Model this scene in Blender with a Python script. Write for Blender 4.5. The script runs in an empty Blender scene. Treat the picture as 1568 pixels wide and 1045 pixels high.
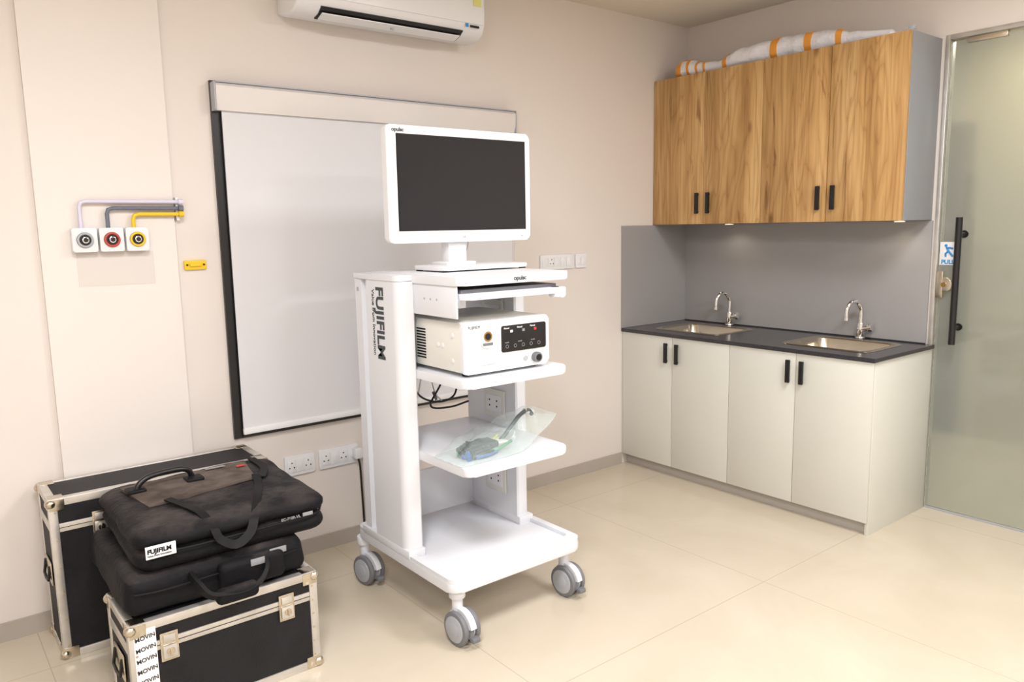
import bpy, bmesh, math, random
from mathutils import Vector, Matrix, noise
import numpy as np
random.seed(4)
scene=bpy.context.scene
col=scene.collection
try:
    scene.view_settings.view_transform='Standard'
    scene.view_settings.look='None'
except Exception: pass

# ------------------------------------------------------------ materials
def srgb(r,g,b):
    def c(v):
        v/=255.
        return v/12.92 if v<=.04045 else ((v+.055)/1.055)**2.4
    return (c(r),c(g),c(b),1)
def mat(name,rgb,rough=.5,metal=0,spec=.5,coat=0,noise_amt=0,noise_scale=5,bump=0,bump_scale=50,emit=None,es=0,alpha=1,trans=0):
    m=bpy.data.materials.new(name);m.use_nodes=True
    nt=m.node_tree;b=nt.nodes['Principled BSDF']
    c=srgb(*rgb)
    b.inputs['Base Color'].default_value=c
    b.inputs['Roughness'].default_value=rough
    b.inputs['Metallic'].default_value=metal
    b.inputs['Specular IOR Level'].default_value=spec
    b.inputs['Coat Weight'].default_value=coat
    b.inputs['Alpha'].default_value=alpha
    b.inputs['Transmission Weight'].default_value=trans
    if emit: 
        b.inputs['Emission Color'].default_value=srgb(*emit);b.inputs['Emission Strength'].default_value=es
    if noise_amt or bump:
        tc=nt.nodes.new('ShaderNodeTexCoord')
    if noise_amt:
        n=nt.nodes.new('ShaderNodeTexNoise');n.inputs['Scale'].default_value=noise_scale;n.inputs['Detail'].default_value=6
        nt.links.new(tc.outputs['Object'],n.inputs['Vector'])
        r=nt.nodes.new('ShaderNodeValToRGB')
        r.color_ramp.elements[0].position=.3;r.color_ramp.elements[1].position=.7
        r.color_ramp.elements[0].color=tuple(x*(1-noise_amt) for x in c[:3])+(1,)
        r.color_ramp.elements[1].color=tuple(min(1,x*(1+noise_amt)) for x in c[:3])+(1,)
        nt.links.new(n.outputs['Fac'],r.inputs['Fac']);nt.links.new(r.outputs['Color'],b.inputs['Base Color'])
    if bump:
        n2=nt.nodes.new('ShaderNodeTexNoise');n2.inputs['Scale'].default_value=bump_scale;n2.inputs['Detail'].default_value=4
        nt.links.new(tc.outputs['Object'],n2.inputs['Vector'])
        bp=nt.nodes.new('ShaderNodeBump');bp.inputs['Strength'].default_value=bump;bp.inputs['Distance'].default_value=.01
        nt.links.new(n2.outputs['Fac'],bp.inputs['Height']);nt.links.new(bp.outputs['Normal'],b.inputs['Normal'])
    return m
M={}
M['wall']=mat('wall_paint',(224,216,210),.55,noise_amt=.012,noise_scale=1.5,bump=.03,bump_scale=25)
M['wallp']=mat('wall_paint_pilaster',(228,221,216),.55,noise_amt=.012,noise_scale=1.5,bump=.03,bump_scale=25)
M['ceil']=mat('ceiling_paint',(222,213,199),.7,noise_amt=.01)
M['base']=mat('baseboard_tile',(176,167,158),.35,noise_amt=.05,noise_scale=4)
M['white']=mat('white_powdercoat',(224,226,232),.35,spec=.5)
M['whitepl']=mat('white_plastic',(230,231,234),.3)
M['cream']=mat('cream_plastic',(222,222,216),.4)
M['blindf']=mat('blind_fabric',(219,219,223),.8,bump=.05,bump_scale=300)
M['cassette']=mat('blind_cassette',(224,220,218),.2,coat=.4)
M['black']=mat('black_plastic',(18,18,20),.35)
M['blackm']=mat('black_matte',(16,16,18),.6,spec=.25)
M['screen']=mat('screen_glass',(30,30,33),.2,spec=.4)
M['grey']=mat('grey_rubber',(116,117,122),.5)
M['greyl']=mat('grey_light',(172,175,182),.45)
M['alu']=mat('aluminium',(208,205,200),.35,metal=.7,noise_amt=.1,noise_scale=15)
M['steel']=mat('stainless',(205,196,178),.25,metal=1,noise_amt=.06,noise_scale=6)
M['chrome']=mat('chrome',(225,225,225),.08,metal=1)
M['granite']=mat('black_granite',(50,48,52),.18,spec=.6,noise_amt=.25,noise_scale=180)
M['splash']=mat('grey_tile',(156,154,154),.3,noise_amt=.02,noise_scale=2)
M['lam']=mat('pale_laminate',(212,212,203),.35,noise_amt=.01)
M['greylam']=mat('grey_laminate',(142,144,148),.45)
M['kick']=mat('kick_panel',(186,181,174),.4)
M['casep']=mat('case_panel_black',(26,26,29),.55,spec=.3,noise_amt=.25,noise_scale=10,bump=.3,bump_scale=250)
M['yellow']=mat('yellow_paint',(238,196,30),.4)
M['greypipe']=mat('grey_pipe',(105,110,124),.4)
M['whitepipe']=mat('white_pipe',(214,210,230),.35)
M['red']=mat('red_ring',(190,70,60),.4)
M['blue']=mat('sign_blue',(40,140,205),.4)
M['cableb']=mat('cable_blue',(30,90,165),.4)
M['cableg']=mat('cable_green',(60,140,90),.4)
M['cabley']=mat('cable_yellowgreen',(190,200,90),.4)
M['orange']=mat('orange_tape',(230,155,58),.4)
M['wrap']=mat('bubble_wrap',(228,228,234),.25,bump=.5,bump_scale=60)
M['gold']=mat('brass',(190,150,90),.25,metal=1)
M['ink']=mat('dark_ink',(52,60,64),.5)
M['redled']=mat('red_ink',(200,60,50),.5)
M['label']=mat('white_label',(230,230,232),.5)
M['dimlabel']=mat('dim_print',(140,142,146),.5)
M['patch']=mat('wall_greyer',(216,209,204),.6)
M['dust']=mat('dusty_flap',(92,82,76),.8,spec=.15,noise_amt=.4,noise_scale=14,bump=.2,bump_scale=80)
M['sticker']=mat('sticker_yellowgreen',(215,215,130),.5)

def bagmat():
    m=mat('black_nylon',(30,28,30),.65,spec=.18,bump=.3,bump_scale=60)
    nt=m.node_tree;b=nt.nodes['Principled BSDF']
    tc=nt.nodes.new('ShaderNodeTexCoord');n=nt.nodes.new('ShaderNodeTexNoise')
    n.inputs['Scale'].default_value=7;n.inputs['Detail'].default_value=9;n.inputs['Roughness'].default_value=.65
    nt.links.new(tc.outputs['Object'],n.inputs['Vector'])
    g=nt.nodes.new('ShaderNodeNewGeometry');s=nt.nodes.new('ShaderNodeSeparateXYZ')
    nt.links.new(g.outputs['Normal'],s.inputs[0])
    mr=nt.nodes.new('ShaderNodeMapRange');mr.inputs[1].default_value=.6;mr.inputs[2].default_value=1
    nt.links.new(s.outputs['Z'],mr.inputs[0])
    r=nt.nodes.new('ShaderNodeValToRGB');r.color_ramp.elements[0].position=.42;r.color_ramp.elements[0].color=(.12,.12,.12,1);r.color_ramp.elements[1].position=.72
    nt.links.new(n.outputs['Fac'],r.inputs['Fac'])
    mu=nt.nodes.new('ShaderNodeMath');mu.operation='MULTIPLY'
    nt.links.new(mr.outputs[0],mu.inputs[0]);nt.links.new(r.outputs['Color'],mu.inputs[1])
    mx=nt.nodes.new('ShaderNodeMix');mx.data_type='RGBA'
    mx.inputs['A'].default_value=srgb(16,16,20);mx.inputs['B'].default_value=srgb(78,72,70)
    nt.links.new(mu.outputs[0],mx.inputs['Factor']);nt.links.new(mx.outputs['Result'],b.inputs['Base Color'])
    return m
M['bag']=bagmat()

def woodmat():
    m=mat('oak_laminate',(190,140,80),.42)
    nt=m.node_tree;b=nt.nodes['Principled BSDF'];L=nt.links.new
    tc=nt.nodes.new('ShaderNodeTexCoord')
    def nz(sc,scale,detail,dist=0):
        mp=nt.nodes.new('ShaderNodeMapping');mp.inputs['Scale'].default_value=sc
        L(tc.outputs['Object'],mp.inputs['Vector'])
        n=nt.nodes.new('ShaderNodeTexNoise');n.inputs['Scale'].default_value=scale;n.inputs['Detail'].default_value=detail;n.inputs['Distortion'].default_value=dist
        L(mp.outputs[0],n.inputs['Vector']);return n
    def ramp(src,*el):
        r=nt.nodes.new('ShaderNodeValToRGB');e=r.color_ramp.elements
        e[0].position,e[0].color=el[0];e[1].position,e[1].color=el[-1]
        for p,c in el[1:-1]:
            x=e.new(p);x.color=c
        L(src,r.inputs['Fac']);return r
    def mul(a,b_,f):
        x=nt.nodes.new('ShaderNodeMix');x.data_type='RGBA';x.blend_type='MULTIPLY';x.inputs['Factor'].default_value=f
        L(a,x.inputs['A']);L(b_,x.inputs['B']);return x.outputs['Result']
    W=(1,1,1,1)
    a=nz((1,1,.10),10,5,.3)
    c0=ramp(a.outputs['Fac'],(.3,srgb(176,136,84)),(.5,srgb(197,157,102)),(.72,srgb(214,178,124)))
    k=nz((1,1,.13),5.0,2.5,.25)
    mm=nt.nodes.new('ShaderNodeMath');mm.operation='MULTIPLY';mm.inputs[1].default_value=18;L(k.outputs['Fac'],mm.inputs[0])
    fr=nt.nodes.new('ShaderNodeMath');fr.operation='FRACT';L(mm.outputs[0],fr.inputs[0])
    c1=ramp(fr.outputs[0],(0,(.60,.50,.38,1)),(.22,(.88,.84,.79,1)),(.6,W),(1,(.80,.73,.65,1)))
    f=nz((1,1,.03),80,3,.2)
    c2=ramp(f.outputs['Fac'],(.35,(.70,.63,.55,1)),(.55,W))
    o=mul(c0.outputs['Color'],c1.outputs['Color'],.6)
    o=mul(o,c2.outputs['Color'],.65)
    s=nz((1,1,.12),26,4,.8)
    c3=ramp(s.outputs['Fac'],(.28,(.42,.30,.22,1)),(.37,W))
    o=mul(o,c3.outputs['Color'],.75)
    mp=nt.nodes.new('ShaderNodeMapping');mp.inputs['Scale'].default_value=(5,5,2.0);L(tc.outputs['Object'],mp.inputs['Vector'])
    v=nt.nodes.new('ShaderNodeTexVoronoi');v.inputs['Scale'].default_value=1.0;L(mp.outputs[0],v.inputs['Vector'])
    c4=ramp(v.outputs['Distance'],(.03,(.3,.2,.14,1)),(.10,W))
    o=mul(o,c4.outputs['Color'],.8)
    L(o,b.inputs['Base Color'])
    return m
M['wood']=woodmat()

def floormat():
    m=mat('floor_tile',(206,190,164),.2,spec=.45)
    nt=m.node_tree;b=nt.nodes['Principled BSDF'];L=nt.links.new
    tc=nt.nodes.new('ShaderNodeTexCoord')
    mp=nt.nodes.new('ShaderNodeMapping');mp.inputs['Location'].default_value=(.15,.32,0);L(tc.outputs['Object'],mp.inputs['Vector'])
    br=nt.nodes.new('ShaderNodeTexBrick');br.offset=0;br.squash=1
    br.inputs['Scale'].default_value=1;br.inputs['Brick Width'].default_value=1.2;br.inputs['Row Height'].default_value=1.2
    br.inputs['Mortar Size'].default_value=.0020;br.inputs['Mortar Smooth'].default_value=.1
    L(mp.outputs[0],br.inputs['Vector'])
    n=nt.nodes.new('ShaderNodeTexNoise');n.inputs['Scale'].default_value=1.6;n.inputs['Detail'].default_value=8;n.inputs['Roughness'].default_value=.6;n.inputs['Distortion'].default_value=.8
    L(tc.outputs['Object'],n.inputs['Vector'])
    r=nt.nodes.new('ShaderNodeValToRGB');r.color_ramp.elements[0].position=.3;r.color_ramp.elements[0].color=srgb(198,186,166);r.color_ramp.elements[1].position=.7;r.color_ramp.elements[1].color=srgb(209,198,180)
    L(n.outputs['Fac'],r.inputs['Fac'])
    L(r.outputs['Color'],br.inputs['Color1']);L(r.outputs['Color'],br.inputs['Color2']);br.inputs['Mortar'].default_value=srgb(185,172,150)
    L(br.outputs['Color'],b.inputs['Base Color'])
    return m
M['floor']=floormat()

def glassdoor():
    m=bpy.data.materials.new('frosted_glass');m.use_nodes=True;nt=m.node_tree;L=nt.links.new
    b=nt.nodes['Principled BSDF'];b.inputs['Base Color'].default_value=srgb(226,233,229);b.inputs['Roughness'].default_value=.2
    b.inputs['Transmission Weight'].default_value=.85;b.inputs['IOR'].default_value=1.25
    b.inputs['Specular IOR Level'].default_value=.5
    b.inputs['Coat Weight'].default_value=.7;b.inputs['Coat Roughness'].default_value=.05
    return m
M['glass']=glassdoor()
def pouchmat():
    m=bpy.data.materials.new('clear_teal_plastic');m.use_nodes=True;nt=m.node_tree;L=nt.links.new
    b=nt.nodes['Principled BSDF'];b.inputs['Base Color'].default_value=srgb(212,228,226);b.inputs['Roughness'].default_value=.12
    b.inputs['Alpha'].default_value=.25
    tc=nt.nodes.new('ShaderNodeTexCoord');n=nt.nodes.new('ShaderNodeTexNoise');n.inputs['Scale'].default_value=14;n.inputs['Detail'].default_value=3;n.inputs['Distortion'].default_value=1.5
    L(tc.outputs['Object'],n.inputs['Vector']);bp=nt.nodes.new('ShaderNodeBump');bp.inputs['Strength'].default_value=.9;bp.inputs['Distance'].default_value=.02
    L(n.outputs['Fac'],bp.inputs['Height']);L(bp.outputs['Normal'],b.inputs['Normal'])
    return m
M['pouch']=pouchmat()

# ------------------------------------------------------------ helpers
def finish(bm,name,m,parent=None,smooth=40):
    bmesh.ops.recalc_face_normals(bm,faces=bm.faces)
    me=bpy.data.meshes.new(name);bm.to_mesh(me);bm.free()
    if smooth:
        for p in me.polygons:p.use_smooth=True
        me.set_sharp_from_angle(angle=math.radians(smooth))
    o=bpy.data.objects.new(name,me);col.objects.link(o)
    if isinstance(m,(list,tuple)):
        for q in m:me.materials.append(M[q])
    else: me.materials.append(M[m])
    if parent: att(o,parent)
    return o
def att(o,parent):
    o.parent=parent;o.matrix_parent_inverse=Matrix.Translation(parent.location).inverted()
def root(name,loc):
    e=bpy.data.objects.new(name,None);e.location=loc;e.empty_display_size=.05;col.objects.link(e);return e
def box(name,x0,x1,y0,y1,z0,z1,m,parent=None,bev=0,seg=2,rot=None,smooth=40):
    bm=bmesh.new();bmesh.ops.create_cube(bm,size=1)
    c=Vector(((x0+x1)/2,(y0+y1)/2,(z0+z1)/2))
    for v in bm.verts:v.co=Vector((v.co.x*(x1-x0),v.co.y*(y1-y0),v.co.z*(z1-z0)))
    if bev:bmesh.ops.bevel(bm,geom=bm.edges[:],offset=bev,segments=seg,profile=.5,affect='EDGES')
    if rot:
        bmesh.ops.rotate(bm,verts=bm.verts,cent=(0,0,0),matrix=rot)
    for v in bm.verts:v.co+=c
    return finish(bm,name,m,parent,smooth)
def prism(name,pts,axis,a0,a1,m,parent=None,bev=0,seg=2,smooth=35):
    """2D polygon extruded along axis. x:(y,z) y:(x,z) z:(x,y)"""
    bm=bmesh.new()
    def mk(p,a):
        return {'x':(a,p[0],p[1]),'y':(p[0],a,p[1]),'z':(p[0],p[1],a)}[axis]
    A=[bm.verts.new(mk(p,a0)) for p in pts];B=[bm.verts.new(mk(p,a1)) for p in pts]
    fa=bm.faces.new(A);fb=bm.faces.new(B)
    n=len(pts)
    for i in range(n):bm.faces.new((A[i],A[(i+1)%n],B[(i+1)%n],B[i]))
    if bev:
        es=list(fa.edges)+list(fb.edges)
        bmesh.ops.bevel(bm,geom=es,offset=bev,segments=seg,profile=.5,affect='EDGES')
    return finish(bm,name,m,parent,smooth)
def rrect(x0,x1,y0,y1,r,n=6):
    out=[]
    for cx,cy,a in ((x1-r,y1-r,0),(x0+r,y1-r,90),(x0+r,y0+r,180),(x1-r,y0+r,270)):
        for i in range(n+1):
            t=math.radians(a+90*i/n);out.append((cx+r*math.cos(t),cy+r*math.sin(t)))
    return out
def cyl(name,p0,p1,r,m,parent=None,r2=None,seg=28,bev=0):
    p0=Vector(p0);p1=Vector(p1);d=p1-p0
    bm=bmesh.new();bmesh.ops.create_cone(bm,cap_ends=True,segments=seg,radius1=r,radius2=r if r2 is None else r2,depth=d.length)
    if bev:
        es=[e for e in bm.edges if len(e.link_faces)==2 and any(len(f.verts)>4 for f in e.link_faces)]
        bmesh.ops.bevel(bm,geom=es,offset=bev,segments=2,profile=.5,affect='EDGES')
    q=d.to_track_quat('Z','Y').to_matrix().to_4x4()
    bmesh.ops.transform(bm,matrix=Matrix.Translation((p0+p1)/2)@q,verts=bm.verts)
    return finish(bm,name,m,parent)
def torus(name,c,axis,R,r,m,parent=None,n=36,k=10):
    q=Vector(axis).to_track_quat('Z','Y').to_matrix()
    bm=bmesh.new();V=[]
    for i in range(n):
        a=2*math.pi*i/n;row=[]
        for j in range(k):
            b=2*math.pi*j/k
            row.append(bm.verts.new(Vector(c)+q@Vector(((R+r*math.cos(b))*math.cos(a),(R+r*math.cos(b))*math.sin(a),r*math.sin(b)))))
        V.append(row)
    for i in range(n):
        for j in range(k):bm.faces.new((V[i][j],V[(i+1)%n][j],V[(i+1)%n][(j+1)%k],V[i][(j+1)%k]))
    return finish(bm,name,m,parent,60)
def sphere(name,c,s,m,parent=None,u=20,v=14,amp=0,fr=8):
    bm=bmesh.new();bmesh.ops.create_uvsphere(bm,u_segments=u,v_segments=v,radius=1)
    for w in bm.verts:
        p=Vector((w.co.x*s[0],w.co.y*s[1],w.co.z*s[2]))
        if amp:p*=1+amp*noise.noise((p+Vector(c))*fr)
        w.co=p+Vector(c)
    return finish(bm,name,m,parent,80)
def tube(name,pts,r,m,parent=None,flat=None,smooth=True,res=10):
    """swept tube through points (catmull-rom), optional flat=(w,h) strap"""
    P=[Vector(p) for p in pts]
    if smooth and len(P)>2:
        Q=[]
        E=[P[0]*2-P[1]]+P+[P[-1]*2-P[-2]]
        for i in range(1,len(E)-2):
            for s in range(res):
                t=s/res;a,b,c,d=E[i-1],E[i],E[i+1],E[i+2]
                Q.append(.5*((2*b)+(c-a)*t+(2*a-5*b+4*c-d)*t*t+(3*b-a-3*c+d)*t**3))
        Q.append(P[-1]);P=Q
    bm=bmesh.new();rings=[];k=10 if not flat else 4
    up=Vector((0,0,1));prevN=None
    for i,p in enumerate(P):
        t=(P[min(i+1,len(P)-1)]-P[max(i-1,0)])
        if t.length<1e-9:t=Vector((0,0,1))
        t.normalize()
        if prevN is None:
            nrm=t.orthogonal().normalized() if abs(t.dot(up))>.9 else (up-t*up.dot(t)).normalized()
        else:
            nrm=(prevN-t*prevN.dot(t));nrm=nrm.normalized() if nrm.length>1e-6 else t.orthogonal().normalized()
        prevN=nrm;bn=t.cross(nrm)
        if flat:
            w,h=flat;cs=[(w,h),(-w,h),(-w,-h),(w,-h)]
            rings.append([bm.verts.new(p+bn*a+nrm*b) for a,b in cs])
        else:
            rings.append([bm.verts.new(p+(nrm*math.cos(2*math.pi*j/k)+bn*math.sin(2*math.pi*j/k))*r) for j in range(k)])
    for i in range(len(rings)-1):
        for j in range(k):bm.faces.new((rings[i][j],rings[i][(j+1)%k],rings[i+1][(j+1)%k],rings[i+1][j]))
    bm.faces.new(rings[0]);bm.faces.new(rings[-1])
    return finish(bm,name,m,parent,50)
def softbox(name,x0,x1,y0,y1,z0,z1,rad,m,parent=None,amp=.004,fr=9,fn=None,cuts=22):
    bm=bmesh.new();bmesh.ops.create_cube(bm,size=2);bmesh.ops.subdivide_edges(bm,edges=bm.edges[:],cuts=cuts,use_grid_fill=True)
    hx,hy,hz=(x1-x0)/2,(y1-y0)/2,(z1-z0)/2;c=Vector(((x0+x1)/2,(y0+y1)/2,(z0+z1)/2))
    r=min(rad,hx,hy,hz)
    for v in bm.verts:
        p=Vector((v.co.x*hx,v.co.y*hy,v.co.z*hz))
        q=Vector((max(-hx+rad,min(hx-rad,p.x)),max(-hy+rad,min(hy-rad,p.y)),max(-hz+r,min(hz-r,p.z))))
        d=p-q
        if d.length>1e-7:
            dd=Vector((d.x/rad,d.y/rad,d.z/r)).normalized();p=q+Vector((dd.x*rad,dd.y*rad,dd.z*r))
        w=p+c
        s=min(1,max(0,(w.z-z0)/.03))
        w+=Vector((noise.noise(w*fr),noise.noise(w*fr+Vector((7,3,1))),noise.noise(w*fr+Vector((2,9,4)))*s))*amp
        if fn:w=fn(w)
        v.co=w
    return finish(bm,name,m,parent,60)
def text(name,s,size,loc,X,Y,m,parent,bold=0,align='LEFT',ext=.0004):
    cu=bpy.data.curves.new(name,'FONT');cu.body=s;cu.size=size;cu.extrude=ext;cu.offset=bold;cu.align_x=align
    cu.materials.append(M[m])
    o=bpy.data.objects.new(name,cu);col.objects.link(o)
    X=Vector(X).normalized();Y=Vector(Y).normalized();Z=X.cross(Y)
    mw=Matrix((X,Y,Z)).transposed().to_4x4();mw.translation=Vector(loc)
    o.matrix_world=mw
    if parent:
        o.parent=parent;o.matrix_parent_inverse=Matrix.Translation(parent.location).inverted()
    return o

# ------------------------------------------------------------ room
H=2.68
XL,YB=-6.3,-6.2
box('floor',XL-.1,1.9,YB-.1,.1,-.06,0,'floor',smooth=0)
box('ceiling',XL-.1,1.9,YB-.1,.1,H,H+.06,'ceil',smooth=0)
box('wall_back',XL-.1,1.9,0,.1,0,H,'wall',smooth=0)
box('wall_left',XL-.1,XL,YB,0,0,H,'wall',smooth=0)
box('wall_front',XL,1.9,YB-.1,YB,0,H,'wall',smooth=0)
DY0,DY1,DZ=-1.54,-2.75,2.335
wr=root('wall_right',(0,-1,0))
box('wall_segment_a',0,.1,DY0,0,0,H,'wall',wr,smooth=0)
box('wall_segment_b',0,.1,YB,DY1,0,H,'wall',wr,smooth=0)
box('wall_segment_over_door',0,.1,DY1,DY0,DZ,H,'wall',wr,smooth=0)
M['corr']=mat('corridor_wall',(176,166,144),.7,noise_amt=.2,noise_scale=.8)
M['corrd']=mat('corridor_door_wood',(108,98,84),.5,noise_amt=.15,noise_scale=3)
box('wall_corridor',1.6,1.7,YB,0,0,H,'corr',smooth=0)
box('door_2',1.555,1.598,-1.08,-.15,0.001,2.1,'corrd',bev=.004)
box('wall_pilaster',-3.612,-3.147,-.022,.0,0,H,'wallp',smooth=0)
bb=root('baseboard_back',(-3,0,0))
box('skirting_left',XL,-3.614,-.012,-.001,.0,.07,'base',bb,smooth=0)
box('skirting_mid',-3.614,-3.145,-.033,-.0225,.0,.07,'base',bb,smooth=0)
box('skirting_right',-3.145,-.602,-.012,-.001,.0,.07,'base',bb,smooth=0)

# ------------------------------------------------------------ window + blind
w=root('window_1',(-2.2,-.01,1.3))
for n,a in (('frame_left',(-2.972,-2.935,.60,2.07)),('frame_right',(-1.47,-1.447,.60,2.07)),('frame_top',(-2.935,-1.47,2.045,2.072)),('frame_bottom',(-2.935,-1.47,.60,.63))):
    box(n,a[0],a[1],-.016,-.001,a[2],a[3],'black',w,smooth=0)
box('pane',-2.935,-1.47,-.006,-.002,.63,2.045,'greyl',w,smooth=0)
b=root('roller_blind',(-2.2,-.03,1.3))
prism('cassette',[(-.018,1.952),(-.018,2.058),(-.055,2.058),(-.066,2.045),(-.062,1.985),(-.05,1.952)],'x',-2.965,-1.45,'cassette',b,bev=.002)
box('cassette_edge',-2.967,-1.448,-.068,-.017,2.0585,2.063,'greyl',b)
box('cassette_end_left',-2.972,-2.9655,-.066,-.017,1.95,2.06,'greyl',b,bev=.002)
box('cassette_end_right',-1.4495,-1.444,-.066,-.017,1.95,2.06,'greyl',b,bev=.002)
box('fabric',-2.938,-1.462,-.034,-.031,.645,1.96,'blindf',b,smooth=0)
box('bottom_bar',-2.94,-1.46,-.042,-.024,.618,.645,'whitepl',b,bev=.004)
box('bottom_rail_shadow_gap',-2.94,-1.46,-.03,-.022,.606,.6175,'black',b)
tube('chain',[(-1.452,-.04,1.95),(-1.45,-.04,1.5),(-1.452,-.04,1.05)],.002,'whitepl',b)

# ------------------------------------------------------------ air conditioner
ac=root('air_conditioner',(-2.21,-.11,2.48))
dz=.052
def sh(l):return [(a,b_+dz) for a,b_ in l]
prof=sh([(-.001,2.31),(-.06,2.292),(-.12,2.288),(-.165,2.296),(-.195,2.315),(-.214,2.35),(-.218,2.40),(-.214,2.52),(-.19,2.575),(-.15,2.585),(-.001,2.585)])
prism('body',prof,'x',-2.67,-1.745,'whitepl',ac,bev=.012,seg=3,smooth=50)
pf=sh([(-.2195,2.352),(-.2235,2.40),(-.2195,2.525),(-.195,2.575),(-.185,2.57),(-.2,2.4),(-.2,2.352)])
prism('front_panel',pf,'x',-2.66,-1.755,'whitepl',ac,bev=.003,smooth=50)
prism('air_slot',sh([(-.130,2.284),(-.172,2.296),(-.203,2.318),(-.198,2.322),(-.13,2.29)]),'x',-2.565,-1.865,'black',ac)
prism('louver',sh([(-.142,2.281),(-.186,2.295),(-.186,2.299),(-.142,2.285)]),'x',-2.555,-1.875,'whitepl',ac)
box('louver_clip',-2.225,-2.21,-.17,-.16,2.283+dz,2.292+dz,'greyl',ac)
box('sticker_energy',-1.82,-1.775,-.2255,-.2232,2.43+dz,2.50+dz,'sticker',ac)
box('display_label',-1.835,-1.785,-.2185,-.2165,2.335+dz,2.345+dz,'black',ac)
box('display_label_b',-1.86,-1.845,-.2185,-.2165,2.335+dz,2.35+dz,'blue',ac)
# ------------------------------------------------------------ medical gas outlets
def ring_outlet(name,x0,x1,ringm,pipem,zpipe):
    z0,z1=1.408,1.495
    yb=-.0225
    e=root(name,((x0+x1)/2,-.04,1.45));cx=(x0+x1)/2;cz=(z0+z1)/2
    prism('housing',rrect(x0,x1,z0,z1,.006),'y',yb,-.062,'whitepl',e,bev=.003)
    cyl('dark_disc',(cx,-.0622,cz),(cx,-.066,cz),.028,'black',e)
    torus('color_ring',(cx,-.067,cz),(0,1,0),.0235,.0042,ringm,e)
    cyl('center_hub',(cx,-.066,cz),(cx,-.076,cz),.012,'chrome',e,bev=.002)
    cyl('center_hole',(cx,-.0762,cz),(cx,-.0775,cz),.008,'black',e)
    r=.0075
    px=cx-.006
    yy=-.043
    tube('pipe',[(px,yy,z1-.002),(px,yy,zpipe-.02),(px+.005,yy,zpipe-.005),(px+.02,yy,zpipe),(-3.16,yy,zpipe),(-3.135,yy,zpipe),(-3.125,yy+.01,zpipe),(-3.122,-.002,zpipe)],r,pipem,e,smooth=False)
    cyl('pipe_elbow',(-3.135,yy,zpipe),(-3.118,yy,zpipe),r*1.5,pipem,e)
ring_outlet('medical_gas_outlet',-3.514,-3.432,'greyl','whitepipe',1.592)
ring_outlet('medical_gas_outlet.001',-3.424,-3.343,'red','greypipe',1.567)
ring_outlet('medical_gas_outlet.002',-3.335,-3.256,'yellow','yellow',1.545)
cl=root('pipe_clamp',(-3.13,-.02,1.57));box('clamp_plate',-3.14,-3.128,-.03,-.0005,1.52,1.61,'whitepl',cl,bev=.002)
box('clamp_tab',-3.142,-3.126,-.034,-.030,1.53,1.60,'whitepl',cl,bev=.001)
yb_=root('yellow_bracket',(-3.08,-.01,1.345))
prism('plate',rrect(-3.12,-3.035,1.325,1.362,.004),'y',-.001,-.012,'yellow',yb_,bev=.002)
for i,x in enumerate((-3.11,-3.045)):
    cyl('screw_%d'%i,(x,-.012,1.344),(x,-.015,1.344),.004,'black',yb_)
box('ridge',-3.1,-3.055,-.019,-.012,1.337,1.35,'yellow',yb_,bev=.002)
pt=root('wall_greyer_rect',(-3.38,-.023,1.33))
box('patch',-3.50,-3.235,-.0232,-.0222,1.28,1.405,'patch',pt,smooth=0)  # thin rectangle below the outlets, slightly greyer than the pilaster

# ------------------------------------------------------------ wall plates
def socket(name,x0,x1,z0,z1,kind='sock'):
    e=root(name,((x0+x1)/2,-.01,(z0+z1)/2));y=-.0005
    prism('plate',rrect(x0,x1,z0,z1,.006),'y',y,-.012,'whitepl',e,bev=.003)
    w=x1-x0;cz=(z0+z1)/2
    n=max(1,round(w/.055))
    for i in range(n):
        a=x0+.012+(w-.024)*i/n;bb_=x0+.012+(w-.024)*(i+1)/n
        box('module_%d'%i,a+.001,bb_-.001,-.0145,-.012,z0+.015,z1-.015,'whitepl',e,bev=.001)
        if kind=='sock' and i%2==0 or kind=='switch' and i in(1,):
            c=(a+bb_)/2
            for dx,dz in ((0,.014),(-.011,-.008),(.011,-.008)):
                cyl('hole',(c+dx,-.0145,cz+dz),(c+dx,-.0152,cz+dz),.0032,'black',e,seg=12)
        else:
            c=(a+bb_)/2
            box('rocker',c-.009,c+.009,-.0165,-.0145,cz-.016,cz+.016,'whitepl',e,bev=.001)
socket('switch_plate',-1.25,-1.0,1.235,1.315,'switch')
socket('switch_plate.001',-.985,-.90,1.235,1.315,'sw')
socket('wall_socket',-2.76,-2.62,.385,.475)
socket('wall_socket.001',-2.598,-2.40,.385,.475)
pl=root('power_adapter_plug',(-2.41,-.04,.43))
box('body',-2.435,-2.395,-.055,-.0155,.41,.46,'whitepl',pl,bev=.006)
pc=root('power_cable',(-2.41,-.04,.3))
tube('cord',[(-2.415,-.04,.412),(-2.41,-.045,.36),(-2.408,-.05,.2),(-2.405,-.06,.05),(-2.38,-.09,.008),(-2.3,-.2,.006),(-2.2,-.32,.006)],.005,'black',pc)

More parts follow.
